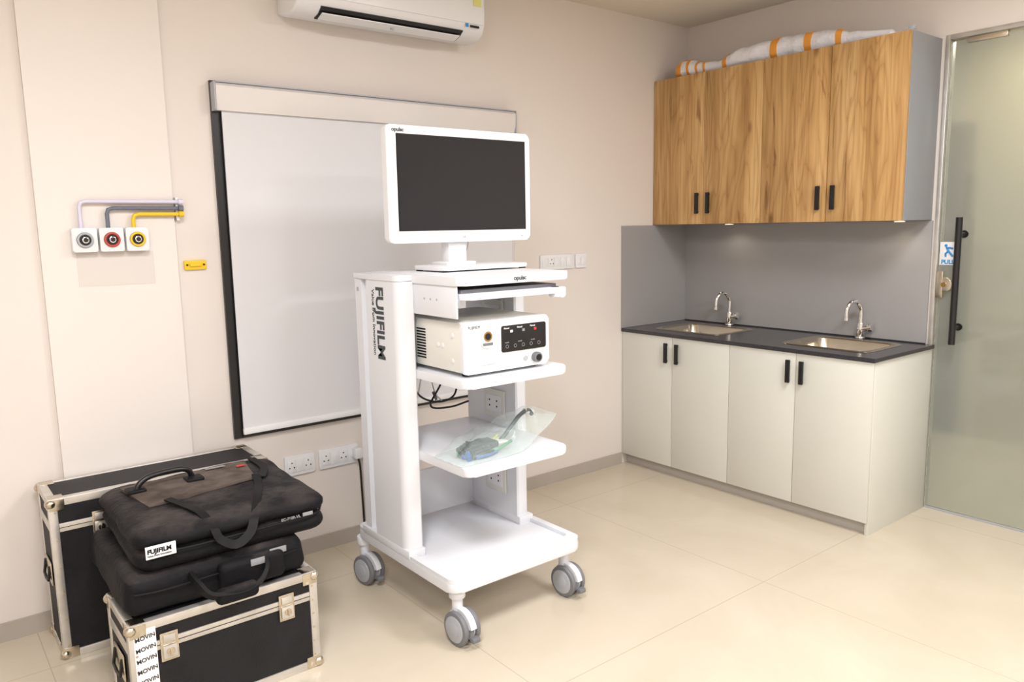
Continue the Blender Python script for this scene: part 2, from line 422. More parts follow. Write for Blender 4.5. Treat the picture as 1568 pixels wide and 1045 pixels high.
# ------------------------------------------------------------ cart
cart=root('endoscopy_cart',(-2.32,-.75,0))
CX0,CX1,CY0,CY1=-2.625,-2.005,-1.125,-.41
prism('base_deck',rrect(CX0,CX1,CY0,CY1,.04),'z',.2,.238,'white',cart,bev=.006)
def rim(name,outer,inner,z0,z1):
    bm=bmesh.new();n=len(outer)
    R=[[bm.verts.new((p[0],p[1],z)) for p in ring] for ring,z in ((outer,z0),(outer,z1),(inner,z1),(inner,z0))]
    for a in range(4):
        A,B=R[a],R[(a+1)%4]
        for i in range(n):bm.faces.new((A[i],A[(i+1)%n],B[(i+1)%n],B[i]))
    return finish(bm,name,'white',cart)
rim('base_rim',rrect(CX0+.001,CX1-.001,CY0+.001,CY1-.001,.039),rrect(CX0+.03,CX1-.03,CY0+.05,CY1-.03,.02),.235,.252)
def arc(cx,cy,r,a0,a1,n=8):
    return [(cx+r*math.cos(math.radians(a0+(a1-a0)*i/n)),cy+r*math.sin(math.radians(a0+(a1-a0)*i/n))) for i in range(n+1)]
ZT=1.305
L_=[(-2.555,-.485),(-2.618,-.485),(-2.618,-.535),(-2.600,-.537),(-2.600,-.585),(-2.626,-.59)]+arc(-2.585,-.785,.041,180,250,8)+[(-2.562,-.826),(-2.555,-.82)]
prism('column_left',L_,'z',.25,ZT-.022,'white',cart,smooth=30)
Rr=[(-4.645-p[0],p[1]) for p in L_]
prism('column_right',Rr,'z',.25,ZT-.022,'white',cart,smooth=30)
Lc=[(-2.555,-.48),(-2.62,-.48),(-2.628,-.6)]+arc(-2.585,-.785,.043,180,250,8)+[(-2.555,-.826)]
prism('column_cap_left',Lc,'z',ZT-.021,ZT,'white',cart,bev=.003)
prism('column_cap_right',[(-4.645-p[0],p[1]) for p in Lc],'z',ZT-.021,ZT,'white',cart,bev=.003)
box('column_foot_left',-2.628,-2.553,-.84,-.47,.236,.27,'white',cart,bev=.006)
box('column_foot_right',-2.092,-2.018,-.84,-.47,.236,.27,'white',cart,bev=.006)
box('back_panel',-2.555,-2.09,-.505,-.49,.25,.45,'white',cart,bev=.003)
box('cross_bar',-2.555,-2.09,-.51,-.49,1.2,1.28,'white',cart,bev=.003)
def shelf(name,z1,th=.032,x0=-2.555,x1=-2.08,y0=-1.135,y1=-.50):
    prism(name,rrect(x0,x1,y0,y1,.03),'z',z1-th,z1,'white',cart,bev=.006)
SM,SL=.955,.643
shelf('shelf_mid',SM);shelf('shelf_low',SL)
prism('top_deck',rrect(-2.565,-2.06,-1.125,-.49,.025),'z',ZT-.028,ZT+.003,'white',cart,bev=.005)
box('drawer_bracket_left',-2.56,-2.552,-1.10,-.80,1.165,ZT-.028,'white',cart,bev=.003)
box('drawer_rail_left',-2.552,-2.54,-1.10,-.82,1.205,1.235,'greyl',cart,bev=.002)
for i,y in enumerate((-.87,-.91,-.95)):
    cyl('drawer_hole_%d'%i,(-2.5605,y-.03,1.225),(-2.5612,y-.03,1.225),.004,'greyl',cart,seg=12)
prism('keyboard_tray',rrect(-2.545,-2.10,-1.13,-.72,.025),'z',1.228,1.25,'white',cart,bev=.005)
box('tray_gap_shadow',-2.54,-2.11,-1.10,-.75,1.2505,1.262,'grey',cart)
prism('tray_pull',rrect(-2.14,-2.085,-1.14,-1.08,.02),'z',1.212,1.25,'white',cart,bev=.006)
text('logo_top','opulsc',.022,(-2.33,-1.1255,ZT-.018),(1,0,0),(0,0,1),'ink',cart,.0006)
text('column_text','FUJIFILM',.076,(-2.6268,-.667,1.262),(0,0,-1),(0,-1,0),'ink',cart,.0022)
text('column_subtext','Value from Innovation',.028,(-2.6268,-.634,1.25),(0,0,-1),(0,-1,0),'ink',cart,.0002)
box('column_badge',-2.6195,-2.6178,-.515,-.50,1.235,1.25,'greyl',cart)
for i,z in enumerate((1.12,.735,.41)):
    box('outlet_plate_%d'%i,-2.099,-2.0905,-.755,-.615,z-.06,z+.06,'cream',cart,bev=.004)
    box('outlet_inset_%d'%i,-2.102,-2.099,-.735,-.635,z-.035,z+.035,'whitepl',cart,bev=.001)
    for dy in (-.025,.025):
        for dz_ in (-.012,.012):
            cyl('outlet_hole',(-2.102,-.685+dy,z+dz_),(-2.1028,-.685+dy,z+dz_),.004,'blackm',cart,seg=10)
tube('cable_loop_a',[(-2.42,-.53,.92),(-2.40,-.57,.80),(-2.32,-.60,.76),(-2.24,-.60,.78),(-2.22,-.58,.86),(-2.28,-.56,.92)],.0042,'black',cart)
tube('cable_loop_b',[(-2.27,-.54,.92),(-2.29,-.58,.84),(-2.36,-.60,.75),(-2.28,-.62,.735),(-2.17,-.60,.74)],.0042,'black',cart)
tube('cable_loop_c',[(-2.5,-.54,.92),(-2.49,-.58,.82),(-2.45,-.58,.755),(-2.40,-.57,.80),(-2.36,-.55,.92)],.003,'cream',cart)
tube('cable_loop_d',[(-2.33,-.54,.92),(-2.32,-.57,.80),(-2.29,-.58,.755)],.003,'cream',cart)
for i,(x,z) in enumerate(((-2.52,.80),(-2.49,.79),(-2.455,.80),(-2.33,.80))):
    cyl('cable_plug_%d'%i,(x,-.575,z),(x+.012,-.58,z-.035),.006,'grey',cart,seg=12)
def caster(i,x,y,ang):
    R=Matrix.Rotation(ang,3,'Z');ax=R@Vector((0,1,0));fw=R@Vector((1,0,0))
    c=Vector((x,y,.0625))+fw*.025
    t='caster%d_'%i
    for s in (-1,1):
        a=c+ax*(.017*s);b_=c+ax*(.037*s)
        cyl(t+'tyre_%d'%s,a,b_,.0625,'grey',cart,seg=40,bev=.006)
        cyl(t+'hub_%d'%s,b_-ax*.002*s,b_+ax*.003*s,.048,'greyl',cart,seg=36,bev=.002)
        cyl(t+'hubcap_%d'%s,b_+ax*.002*s,b_+ax*.005*s,.026,'greyl',cart,seg=30,bev=.001)
        cyl(t+'in_%d'%s,c+ax*(.013*s),a,.052,'white',cart,seg=30)
    cyl(t+'axle',c-ax*.03,c+ax*.03,.012,'grey',cart)
    bm=bmesh.new();n=14;rr=(.068,.050);W=.0125
    vs=[[],[],[],[]]
    for k in range(n+1):
        th=math.radians(20+150*k/n)
        for q,(rad,s) in enumerate(((rr[0],-1),(rr[0],1),(rr[1],1),(rr[1],-1))):
            vs[q].append(bm.verts.new(c+fw*(math.cos(th)*rad)*-1+Vector((0,0,math.sin(th)*rad))+ax*(W*s)))
    for k in range(n):
        for q in range(4):
            bm.faces.new((vs[q][k],vs[q][k+1],vs[(q+1)%4][k+1],vs[(q+1)%4][k]))
    bm.faces.new([vs[q][0] for q in range(4)]);bm.faces.new([vs[q][-1] for q in range(4)])
    finish(bm,t+'hood',"white",cart)
    cyl(t+'stem',(x,y,.11),(x,y,.2),.02,'white',cart,bev=.003)
    cyl(t+'collar',(x,y,.165),(x,y,.201),.03,'white',cart,bev=.004)
    bx=c+fw*.070
    box(t+'brake',bx.x-.016,bx.x+.016,bx.y-.014,bx.y+.012,.03,.048,'grey',cart,bev=.005)
caster(0,-2.575,-1.075,math.radians(-86))
caster(1,-2.60,-.425,math.radians(-80))
caster(2,-2.035,-1.045,math.radians(-86))
caster(3,-2.06,-.455,math.radians(-80))

# ------------------------------------------------------------ monitor
mo=root('computer_monitor',(-2.26,-.72,1.4))
prism('bezel',rrect(-2.597,-1.925,1.418,1.848,.018),'y',-.735,-.70,'whitepl',mo,bev=.006,seg=3)
prism('rear_housing',rrect(-2.55,-1.97,1.45,1.81,.03),'y',-.70,-.675,'whitepl',mo,bev=.008)
box('screen_recess',-2.556,-1.950,-.7365,-.7345,1.463,1.817,'black',mo)
box('screen',-2.553,-1.953,-.7375,-.7362,1.466,1.814,'screen',mo)
text('logo','opulsc',.02,(-2.573,-.7362,1.824),(1,0,0),(0,0,1),'ink',mo,.0005)
text('brand_mark','LG',.012,(-2.27,-.7362,1.434),(1,0,0),(0,0,1),'greyl',mo,.0003)
text('brand_mark_b','o',.012,(-1.975,-.7362,1.434),(1,0,0),(0,0,1),'greyl',mo,.0003)
box('neck',-2.325,-2.235,-.715,-.655,1.335,1.45,'whitepl',mo,bev=.012)
box('neck_foot',-2.355,-2.215,-.745,-.63,1.328,1.342,'whitepl',mo,bev=.005)
prism('stand_base',rrect(-2.44,-2.03,-.85,-.63,.02),'z',1.314,1.330,'whitepl',mo,bev=.005)
for i,(x,y) in enumerate(((-2.42,-.83),(-2.05,-.83),(-2.42,-.65),(-2.07,-.65))):
    cyl('foot_%d'%i,(x,y,ZT+.0035),(x,y,1.317),.014,'black',mo)
tube('cable',[(-2.2,-.66,1.45),(-2.18,-.64,1.40),(-2.2,-.63,1.345)],.003,'cream',mo)

# ------------------------------------------------------------ processor
pr=root('video_processor',(-2.35,-.9,.97))
X0,X1,Y0,Y1,Z0,Z1=-2.533,-2.15,-1.10,-.66,SM+.006,1.148
box('case',X0,X1,Y0+.02,Y1,Z0+.010,Z1,'cream',pr,bev=.008)
prism('front_face',rrect(X0-.002,X1+.002,Z0+.006,Z1+.002,.016),'y',Y0,Y0+.022,'whitepl',pr,bev=.006)
box('lid_groove',X0+.04,X1-.04,Y0+.06,Y1-.04,Z1,Z1+.002,'cream',pr,bev=.001)
for i,(x,y) in enumerate(((X0+.04,Y0+.05),(X1-.04,Y0+.05),(X0+.04,Y1-.04),(X1-.04,Y1-.04))):
    cyl('foot_%d'%i,(x,y,SM+.0005),(x,y,Z0+.014),.014,'blackm',pr)
prism('display_panel',rrect(-2.372,-2.165,1.03,1.125,.008),'y',Y0-.003,Y0+.002,'black',pr,bev=.001)
for i in range(5):
    torus('button_%d'%i,(-2.348+i*.037,Y0-.0035,1.050),(0,1,0),.006,.0009,'dimlabel',pr,16,6)
for i in range(3):
    box('indicator_%d'%i,-2.333+i*.055,-2.322+i*.055,Y0-.0042,Y0-.003,1.099,1.108,('label','dimlabel','redled')[i],pr)
    text('panel_text_%d'%i,'Manual',.0085,(-2.362+i*.06,Y0-.0035,1.113),(1,0,0),(0,0,1),'label',pr,.0001)
    text('panel_text_b%d'%i,'mode',.008,(-2.358+i*.06,Y0-.0035,1.062),(1,0,0),(0,0,1),'dimlabel',pr,.0001)
cyl('connector_ring',(-2.435,Y0-.006,1.085),(-2.435,Y0,1.085),.033,'white',pr,bev=.002)
cyl('connector_hole',(-2.435,Y0-.0075,1.095),(-2.435,Y0-.006,1.095),.018,'gold',pr)
cyl('connector_bore',(-2.435,Y0-.0085,1.095),(-2.435,Y0-.0075,1.095),.012,'black',pr)
box('connector_key',-2.457,-2.415,Y0-.009,Y0-.006,1.064,1.073,'grey',pr,bev=.001)
box('front_flap',-2.465,-2.40,Y0-.004,Y0,.995,1.04,'white',pr,bev=.003)
cyl('knob',(-2.215,Y0-.02,.998),(-2.215,Y0,.998),.019,'grey',pr,bev=.003)
cyl('knob_face',(-2.215,Y0-.022,.998),(-2.215,Y0-.02,.998),.012,'black',pr)
cyl('power_button',(-2.262,Y0-.004,.998),(-2.262,Y0,.998),.009,'greyl',pr)
text('maker_label','FUJIFILM',.014,(-2.515,Y0-.0007,1.126),(1,0,0),(0,0,1),'ink',pr)
for r_ in range(2):
    for i in range(11):
        y=-.725-r_*.072
        z=1.0+i*.0105
        box('vent',X0-.0012,X0+.001,y-.060,y,z,z+.0055,'blackm',pr)
for i,(y,z) in enumerate(((-.97,1.06),(-.94,1.06),(-1.03,1.10),(-1.03,1.01))):
    cyl('side_boss_%d'%i,(X0-.003,y,z),(X0,y,z),.009,'whitepl',pr,bev=.001)

# ------------------------------------------------------------ pouch on low shelf
po=root('plastic_instrument_pouch',(-2.3,-.97,SL+.02))
def pouch():
    bm=bmesh.new();NU,NV=46,24
    top=[];bot=[]
    for i in range(NU+1):
        a=i/NU;rt=[];rb=[]
        for j in range(NV+1):
            v=j/NV*2-1
            x=-2.56+.50*a
            yc=-1.01+.06*a
            wd=.09+.03*math.sin(a*3.1)+.012*noise.noise(Vector((a*6,0,3)))
            y=yc+v*wd
            body=max(0,(1-v**4))*max(0,1-abs(2*a-1)**6)
            lift=SL+.003+ (.10*max(0,(a-.5)/.5)**1.4)
            nz_=noise.noise(Vector((x*14,y*14,0)))*.018+noise.noise(Vector((x*34,y*34,4)))*.008
            h=.03+.04*max(0,math.sin(a*math.pi))+.02*a
            rt.append(bm.verts.new((x,y,lift+.002+body*(h+nz_))))
            rb.append(bm.verts.new((x,y,lift+0.0008+ (0 if a<.45 else body*.004))))
        top.append(rt);bot.append(rb)
    for i in range(NU):
        for j in range(NV):
            bm.faces.new((top[i][j],top[i+1][j],top[i+1][j+1],top[i][j+1]))
            bm.faces.new((bot[i][j],bot[i][j+1],bot[i+1][j+1],bot[i+1][j]))
    return finish(bm,'film','pouch',po,70)
pouch()
s0=SL+.012
for q in range(4):
    tube('coil_black_%d'%q,[(-2.42+(.072-.012*q)*math.cos(t),-1.0+(.064-.01*q)*math.sin(t),s0+.006+.008*q+.006*math.sin(3*t)) for t in [i*.45 for i in range(15)]],.006,'blackm',po,res=3)
tube('tube_grey',[(-2.36,-.99,s0),(-2.30,-.99,s0+.02),(-2.24,-.98,s0+.06),(-2.18,-.96,s0+.09),(-2.13,-.95,s0+.10),(-2.11,-.95,s0+.08)],.008,'ink',po)
tube('lead_blue',[(-2.50,-1.02,s0),(-2.46,-1.055,s0),(-2.40,-1.06,s0+.003),(-2.36,-1.03,s0+.005),(-2.42,-.97,s0+.01)],.008,'cableb',po)
tube('lead_green',[(-2.5,-.99,s0),(-2.44,-1.04,s0+.01),(-2.36,-1.05,s0+.01),(-2.28,-1.03,s0+.02)],.006,'cableg',po)
tube('lead_lime',[(-2.42,-.95,s0),(-2.38,-.97,s0+.015),(-2.34,-.98,s0+.02),(-2.30,-.97,s0+.035)],.005,'cabley',po)
box('control_body',-2.40,-2.34,-1.035,-.96,s0,s0+.035,'blackm',po,bev=.008)
softbox('card_insert',-2.35,-2.29,-1.03,-.95,s0+.018,s0+.024,.003,'cream',po,amp=.003,cuts=6)
for i in range(6):
    cyl('plug_%d'%i,(-2.50+i*.025,-1.065+.003*i,s0),(-2.48+i*.025,-1.03+.01*i,s0+.012),.009,('cableb','black','cableg','black','cableb','black')[i],po,seg=12)
cyl('nozzle',(-2.15,-.95,s0+.10),(-2.10,-.94,s0+.09),.011,'whitepl',po,seg=16)

# ------------------------------------------------------------ flight cases
def flight_case(name,x0,x1,y0,y1,z0,z1,band_z,latx,tape=False):
    e=root(name,((x0+x1)/2,(y0+y1)/2,z0))
    t=.028
    box('shell',x0+.004,x1-.004,y0+.004,y1-.004,z0+.004,z1-.004,'casep',e)
    ys=((y0,y0+t),(y1-t,y1));xs=((x0,x0+t),(x1-t,x1));zs=((z0,z0+t),(z1-t,z1))
    k=0
    for a in ys:
        for c in zs: box('edge_%d'%k,x0,x1,a[0],a[1],c[0],c[1],'alu',e,bev=.003);k+=1
    for a in xs:
        for c in zs: box('edge_%d'%k,a[0],a[1],y0+t,y1-t,c[0],c[1],'alu',e,bev=.003);k+=1
    for a in xs:
        for c in ys: box('edge_%d'%k,a[0],a[1],c[0],c[1],z0+t,z1-t,'alu',e,bev=.003);k+=1
    b0,b1=band_z
    box('band_front',x0+t,x1-t,y0+.0005,y0+.01,b0,b1,'alu',e,bev=.002)
    box('band_seam',x0+t,x1-t,y0-.0003,y0+.002,(b0+b1)/2-.001,(b0+b1)/2+.001,'blackm',e)
    box('band_left',x0+.0005,x0+.01,y0+t,y1-t,b0,b1,'alu',e,bev=.002)
    box('band_right',x1-.01,x1-.0005,y0+t,y1-t,b0,b1,'alu',e,bev=.002)
    k=0
    for sx,cx in ((1,x0),(-1,x1)):
        for sy,cy in ((1,y0),(-1,y1)):
            for sz,cz in ((1,z0),(-1,z1)):
                sphere('ball_corner_%d'%k,(cx+sx*.008,cy+sy*.008,cz+sz*(.017)),(.018,.018,.017),'steel',e,16,10)
                box('corner_plate_x_%d'%k,*sorted((cx+sx*.004,cx+sx*.05)),*sorted((cy-sy*.0015,cy+sy*.004)),*sorted((cz+sz*.003,cz+sz*.042)),'steel',e,bev=.0012)
                box('corner_plate_y_%d'%k,*sorted((cx-sx*.0015,cx+sx*.004)),*sorted((cy+sy*.004,cy+sy*.05)),*sorted((cz+sz*.003,cz+sz*.042)),'steel',e,bev=.0012)
                box('corner_plate_z_%d'%k,*sorted((cx+sx*.004,cx+sx*.05)),*sorted((cy+sy*.004,cy+sy*.05)),*sorted((cz-sz*.0005,cz+sz*.004)),'steel',e,bev=.0012)
                k+=1
    for i,lx in enumerate(latx):
        bm_=(b0+b1)/2
        box('latch_plate_%d'%i,lx-.026,lx+.026,y0-.004,y0,bm_-.055,bm_+.035,'steel',e,bev=.002)
        box('latch_top_%d'%i,lx-.018,lx+.018,y0-.009,y0-.004,bm_+.004,bm_+.028,'alu',e,bev=.003)
        box('latch_body_%d'%i,lx-.021,lx+.021,y0-.012,y0-.004,bm_-.045,bm_-.004,'alu',e,bev=.004)
        cyl('latch_key_%d'%i,(lx,y0-.016,bm_-.022),(lx,y0-.012,bm_-.022),.012,'steel',e,seg=18,bev=.001)
        box('latch_wing_%d'%i,lx-.003,lx+.003,y0-.022,y0-.016,bm_-.034,bm_-.010,'steel',e,bev=.001)
    ym=(y0+y1)/2;zm=(z0+z1)/2
    box('side_handle_dish',x0-.004,x0+.002,ym-.06,ym+.06,zm-.04,zm+.045,'steel',e,bev=.003)
    tube('side_handle_grip',[(x0-.004,ym-.045,zm+.03),(x0-.012,ym-.045,zm-.02),(x0-.013,ym,zm-.025),(x0-.012,ym+.045,zm-.02),(x0-.004,ym+.045,zm+.03)],.005,'black',e,smooth=False)
    for i in range(6):
        z=z0+t+.02+(z1-z0-2*t-.04)*i/5
        cyl('rivet_%d'%i,(x0+t*.7,y0-.0015,z),(x0+t*.7,y0+.001,z),.004,'steel',e,seg=12)
        cyl('rivet_r%d'%i,(x1-t*.7,y0-.0015,z),(x1-t*.7,y0+.001,z),.004,'steel',e,seg=12)
    if tape:
        box('tape_strip',x0+.014,x0+.075,y0-.0012,y0+.0,z0+.02,z1-.02,'label',e)
        for i in range(9):
            text('tape_text_%d'%i,'MOVIN',.0175,(x0+.0175,y0-.002,z1-.054-i*.034),(1,0,.12),(-.12,0,1),'ink',e,.0004)
    return e
flight_case('flight_case',-3.705,-2.945,-.295,-.045,0,.582,(.462,.492),(-3.55,-3.10))
flight_case('flight_case.001',-3.61,-3.025,-.905,-.62,0,.342,(.243,.273),(-3.50,-3.135),True)

# ------------------------------------------------------------ soft bags
def tilt(p):
    k=(p.y+.88)/.5
    return Vector((p.x,p.y,p.z+.016*max(0,min(1.1,k))*max(0,min(1,(p.z-.42)/.05))))
lb=root('soft_carry_case',(-3.31,-.62,.36))
softbox('body',-3.605,-3.045,-.885,-.335,.344,.468,.038,'bag',lb,amp=.010,fr=8)
tube('zip',[(-3.58,-.89,.425),(-3.5,-.895,.42),(-3.34,-.893,.422),(-3.2,-.894,.42),(-3.08,-.885,.425)],.003,'blackm',lb)
softbox('front_pocket',-3.34,-3.13,-.915,-.86,.360,.45,.02,'bag',lb,amp=.004)
tube('handle_loop',[(-3.42,-.885,.44),(-3.41,-.93,.42),(-3.38,-.955,.385),(-3.30,-.96,.37),(-3.24,-.955,.38),(-3.20,-.93,.41),(-3.19,-.885,.44)],.009,'blackm',lb,flat=(.006,.013))
softbox('handle_pad',-3.37,-3.24,-.972,-.925,.347,.392,.018,'bag',lb,amp=.004,cuts=10)
box('label_plate',-3.245,-3.20,-.918,-.9145,.425,.447,'dimlabel',lb,bev=.001)
box('label_plate_b',-3.175,-3.12,-.897,-.893,.435,.455,'dimlabel',lb,bev=.001)
ub=root('soft_carry_case.001',(-3.27,-.6,.5))
softbox('body_base',-3.560,-2.965,-.878,-.34,.462,.535,.055,'bag',ub,amp=.007,fn=tilt)
softbox('body_lid',-3.565,-2.96,-.883,-.335,.526,.592,.065,'bag',ub,amp=.009,fn=tilt)
tube('zip',[(-3.53,-.872,.531),(-3.42,-.889,.530),(-3.3,-.888,.529),(-3.15,-.889,.530),(-3.01,-.88,.531),(-2.965,-.83,.533)],.004,'blackm',ub)
def zt(x,y,o=.0):return tilt(Vector((x,y,.594))).z+o
def flap():
    bm=bmesh.new();NX,NY=24,14;V=[]
    c=[(-3.505,-.42),(-3.07,-.40),(-3.10,-.60),(-3.47,-.66)]
    for j in range(NY+1):
        row=[]
        for i in range(NX+1):
            u,v=i/NX,j/NY
            x=(c[0][0]*(1-u)+c[1][0]*u)*(1-v)+(c[3][0]*(1-u)+c[2][0]*u)*v
            y=(c[0][1]*(1-u)+c[1][1]*u)*(1-v)+(c[3][1]*(1-u)+c[2][1]*u)*v
            row.append(bm.verts.new((x,y,zt(x,y,.006)+noise.noise(Vector((x*9,y*9,2)))*.004)))
        V.append(row)
    for j in range(NY):
        for i in range(NX):bm.faces.new((V[j][i],V[j][i+1],V[j+1][i+1],V[j+1][i]))
    r=bmesh.ops.extrude_face_region(bm,geom=bm.faces[:])
    for g in r['geom']:
        if isinstance(g,bmesh.types.BMVert):g.co.z-=.008
    finish(bm,'top_flap','dust',ub,50)
flap()
tube('carry_handle',[(-3.47,-.50,zt(0,-.5,.008)),(-3.458,-.497,zt(0,-.5,.03)),(-3.42,-.49,zt(0,-.5,.048)),(-3.34,-.48,zt(0,-.48,.05)),(-3.295,-.475,zt(0,-.48,.04)),(-3.28,-.472,zt(0,-.48,.012))],.010,'black',ub)
for i,x in enumerate((-3.47,-3.28)):
    softbox('handle_mount_%d'%i,x-.03,x+.03,-.52,-.46,zt(0,-.5,.003),zt(0,-.5,.017),.006,'blackm',ub,amp=.001,cuts=6)
def strap(name,pts):
    return tube(name,pts,.01,'blackm',ub,flat=(.014,.0018))
strap('strap_long',[(-3.41,-.65,zt(0,-.6,.012)),(-3.38,-.72,zt(0,-.72,.008)),(-3.355,-.81,zt(0,-.8,.004)),(-3.34,-.878,.568),(-3.325,-.898,.53),(-3.28,-.903,.505),(-3.235,-.90,.53),(-3.21,-.878,.57),(-3.17,-.80,zt(0,-.8,.006)),(-3.12,-.68,zt(0,-.7,.008)),(-3.10,-.60,zt(0,-.58,.014))])
strap('strap_right',[(-3.04,-.39,zt(0,-.4,.008)),(-3.04,-.52,zt(0,-.52,.008)),(-3.085,-.62,zt(0,-.62,.009))])
box('paper_tag',-3.22,-3.15,-.43,-.415,zt(0,-.42,.0095),zt(0,-.42,.0115),'dimlabel',ub)
box('paper_tag_red',-3.12,-3.09,-.47,-.455,zt(0,-.42,.0095),zt(0,-.42,.0115),'redled',ub)
box('brand_label',-3.54,-3.455,-.893,-.8875,.523,.561,'label',ub,bev=.001)
text('brand_label_text','FUJIFILM',.0185,(-3.536,-.8937,.540),(1,0,0),(0,0,1),'blackm',ub,.0008)
text('brand_label_sub','Value from Innovation',.0075,(-3.536,-.8937,.530),(1,0,0),(0,0,1),'blackm',ub,.0001)
box('tag_left',-3.055,-3.02,-.892,-.8885,.534,.546,'dimlabel',ub,bev=.001)
text('bag_tag_text','EC-760R-VL',.013,(-3.13,-.8945,.536),(1,0,0),(0,0,1),'dimlabel',ub,.0003)

# ------------------------------------------------------------ kitchen base cabinet
kb=root('kitchen_base_cabinet',(-.3,-.78,0))
box('carcass',-.572,-.003,-1.545,-.003,.06,.60,'lam',kb,smooth=0)
box('side_panel',-.575,-.003,-1.562,-1.5455,.0,.832,'lam',kb,bev=.001)
box('plinth',-.545,-.01,-1.545,-.003,.0,.06,'kick',kb,smooth=0)
box('top_rail_front',-.572,-.55,-1.545,-.003,.78,.832,'lam',kb,smooth=0)
for i in range(4):
    y1=-.003-i*.39;y0=y1-.39+.003
    box('door_panel_%d'%i,-.592,-.574,y0,y1,.065,.830,'lam',kb,bev=.0012)
for i,y in enumerate((-.352,-.43,-1.135,-1.208)):
    box('handle_%d'%i,-.612,-.600,y-.011,y+.011,.68,.795,'black',kb,bev=.002)
    for z in (.69,.785):box('handle_foot_%d'%i,-.601,-.592,y-.006,y+.006,z-.005,z+.005,'black',kb)
def rectcurve(x0,x1,y0,y1,r):return rrect(x0,x1,y0,y1,r,5)
SINKS=((-.47,-.13,-.60,-.17),(-.46,-.11,-1.45,-1.02))
ct=root('countertop',(-.3,-.78,.84))
def slab():
    bm=bmesh.new();ed=[]
    for loop in [rrect(-.602,-.002,-1.572,-.002,.002,1)]+[rectcurve(a,b_,c,d,.05) for a,b_,c,d in SINKS]:
        vs=[bm.verts.new((p[0],p[1],.852)) for p in loop]
        for i in range(len(vs)):ed.append(bm.edges.new((vs[i],vs[(i+1)%len(vs)])))
    bmesh.ops.triangle_fill(bm,use_beauty=True,use_dissolve=False,edges=ed)
    r=bmesh.ops.extrude_face_region(bm,geom=bm.faces[:])
    for q in r['geom']:
        if isinstance(q,bmesh.types.BMVert):q.co.z=.834
    return finish(bm,'slab','granite',ct,0)
slab()
box('upstand',-.016,-.0125,-1.53,-.016,.8525,.858,'granite',ct)
for k,(a,b_,c,d) in enumerate(SINKS):
    e=root('kitchen_sink' if k==0 else 'kitchen_sink.001',((a+b_)/2,(c+d)/2,.85))
    bm=bmesh.new()
    loops=[(a-.022,b_+.022,c-.022,d+.022,.06,.8525),(a-.018,b_+.018,c-.018,d+.018,.058,.8555),(a+.004,b_-.004,c+.004,d-.004,.05,.8545),(a+.012,b_-.012,c+.012,d-.012,.05,.845),(a+.02,b_-.02,c+.02,d-.02,.055,.70),(a+.05,b_-.05,c+.05,d-.05,.04,.685)]
    R=[]
    for x0,x1,y0,y1,r,z in loops:R.append([bm.verts.new((p[0],p[1],z)) for p in rrect(x0,x1,y0,y1,r,6)])
    n=len(R[0])
    for s in range(len(R)-1):
        for i in range(n):bm.faces.new((R[s][i],R[s][(i+1)%n],R[s+1][(i+1)%n],R[s+1][i]))
    bm.faces.new(R[-1])
    finish(bm,'basin','steel',e,50)
    cyl('drain',((a+b_)/2,(c+d)/2,.6855),((a+b_)/2,(c+d)/2,.688),.03,'chrome',e)
def tap(name,x,y,ang):
    e=root(name,(x,y,.852));z=.8525
    d=Vector((math.cos(ang),math.sin(ang),0))
    cyl('flange',(x,y,z),(x,y,z+.012),.026,'chrome',e,bev=.003)
    cyl('body',(x,y,z+.012),(x,y,z+.085),.018,'chrome',e,bev=.002)
    cyl('knob',Vector((x,y,z+.05)),Vector((x,y,z+.05))+Vector((0,-.045,.012)),.014,'chrome',e,bev=.002)
    cyl('knob_cap',Vector((x,y,z+.05))+Vector((0,-.043,.011)),Vector((x,y,z+.05))+Vector((0,-.062,.016)),.021,'chrome',e,bev=.003)
    P=[Vector((x,y,z+.07)),Vector((x,y,z+.14))]
    R=.048
    for i in range(1,10):
        t=math.pi*i/9*1.02
        P.append(Vector((x,y,z+.14))+d*(R-R*math.cos(t))+Vector((0,0,R*1.25*math.sin(t))))
    P.append(P[-1]+Vector((0,0,-.02)))
    tube('spout',P,.011,'chrome',e,res=4)
    cyl('aerator',P[-1],P[-1]+Vector((0,0,-.014)),.014,'chrome',e)
tap('faucet',-.07,-.40,math.radians(160));tap('faucet.001',-.055,-1.215,math.radians(160))
bs=root('backsplash',(-.1,-.7,1.1))
box('splash_back_wall',-.602,-.0125,-.0115,-.0005,.853,1.467,'splash',bs,smooth=0)
box('splash_right_wall',-.012,-.0005,-1.53,-.0005,.853,1.467,'splash',bs,smooth=0)

# ------------------------------------------------------------ wall cabinet
kw=root('kitchen_wall_cabinet',(-.16,-.76,1.9))
ZU0,ZU1=1.47,2.325
box('carcass',-.30,-.003,-1.503,-.003,ZU0+.004,ZU1-.002,'greylam',kw,smooth=0)
box('side_panel',-.302,-.003,-1.522,-1.504,ZU0,ZU1,'greylam',kw,bev=.001)
for i in range(4):
    y1=-.003-i*.38;y0=y1-.38+.003
    box('door_panel_%d'%i,-.321,-.303,y0,y1,ZU0,ZU1,'wood',kw,bev=.001)
for i,y in enumerate((-.343,-.42,-1.10,-1.18)):
    box('handle_%d'%i,-.342,-.330,y-.011,y+.011,1.53,1.65,'black',kw,bev=.002)
    for z in (1.54,1.64):box('handle_foot_%d'%i,-.331,-.321,y-.006,y+.006,z-.005,z+.005,'black',kw)
cam_=root('hinge_bracket',(-.25,-1.5,2.33));box('plate',-.30,-.26,-1.515,-1.47,2.3255,2.335,'greyl',cam_,bev=.002);box('arm',-.29,-.265,-1.517,-1.49,2.334,2.352,'greyl',cam_,bev=.002)
M['lamp']=mat('puck_lens',(255,235,200),.4,emit=(255,225,180),es=3)
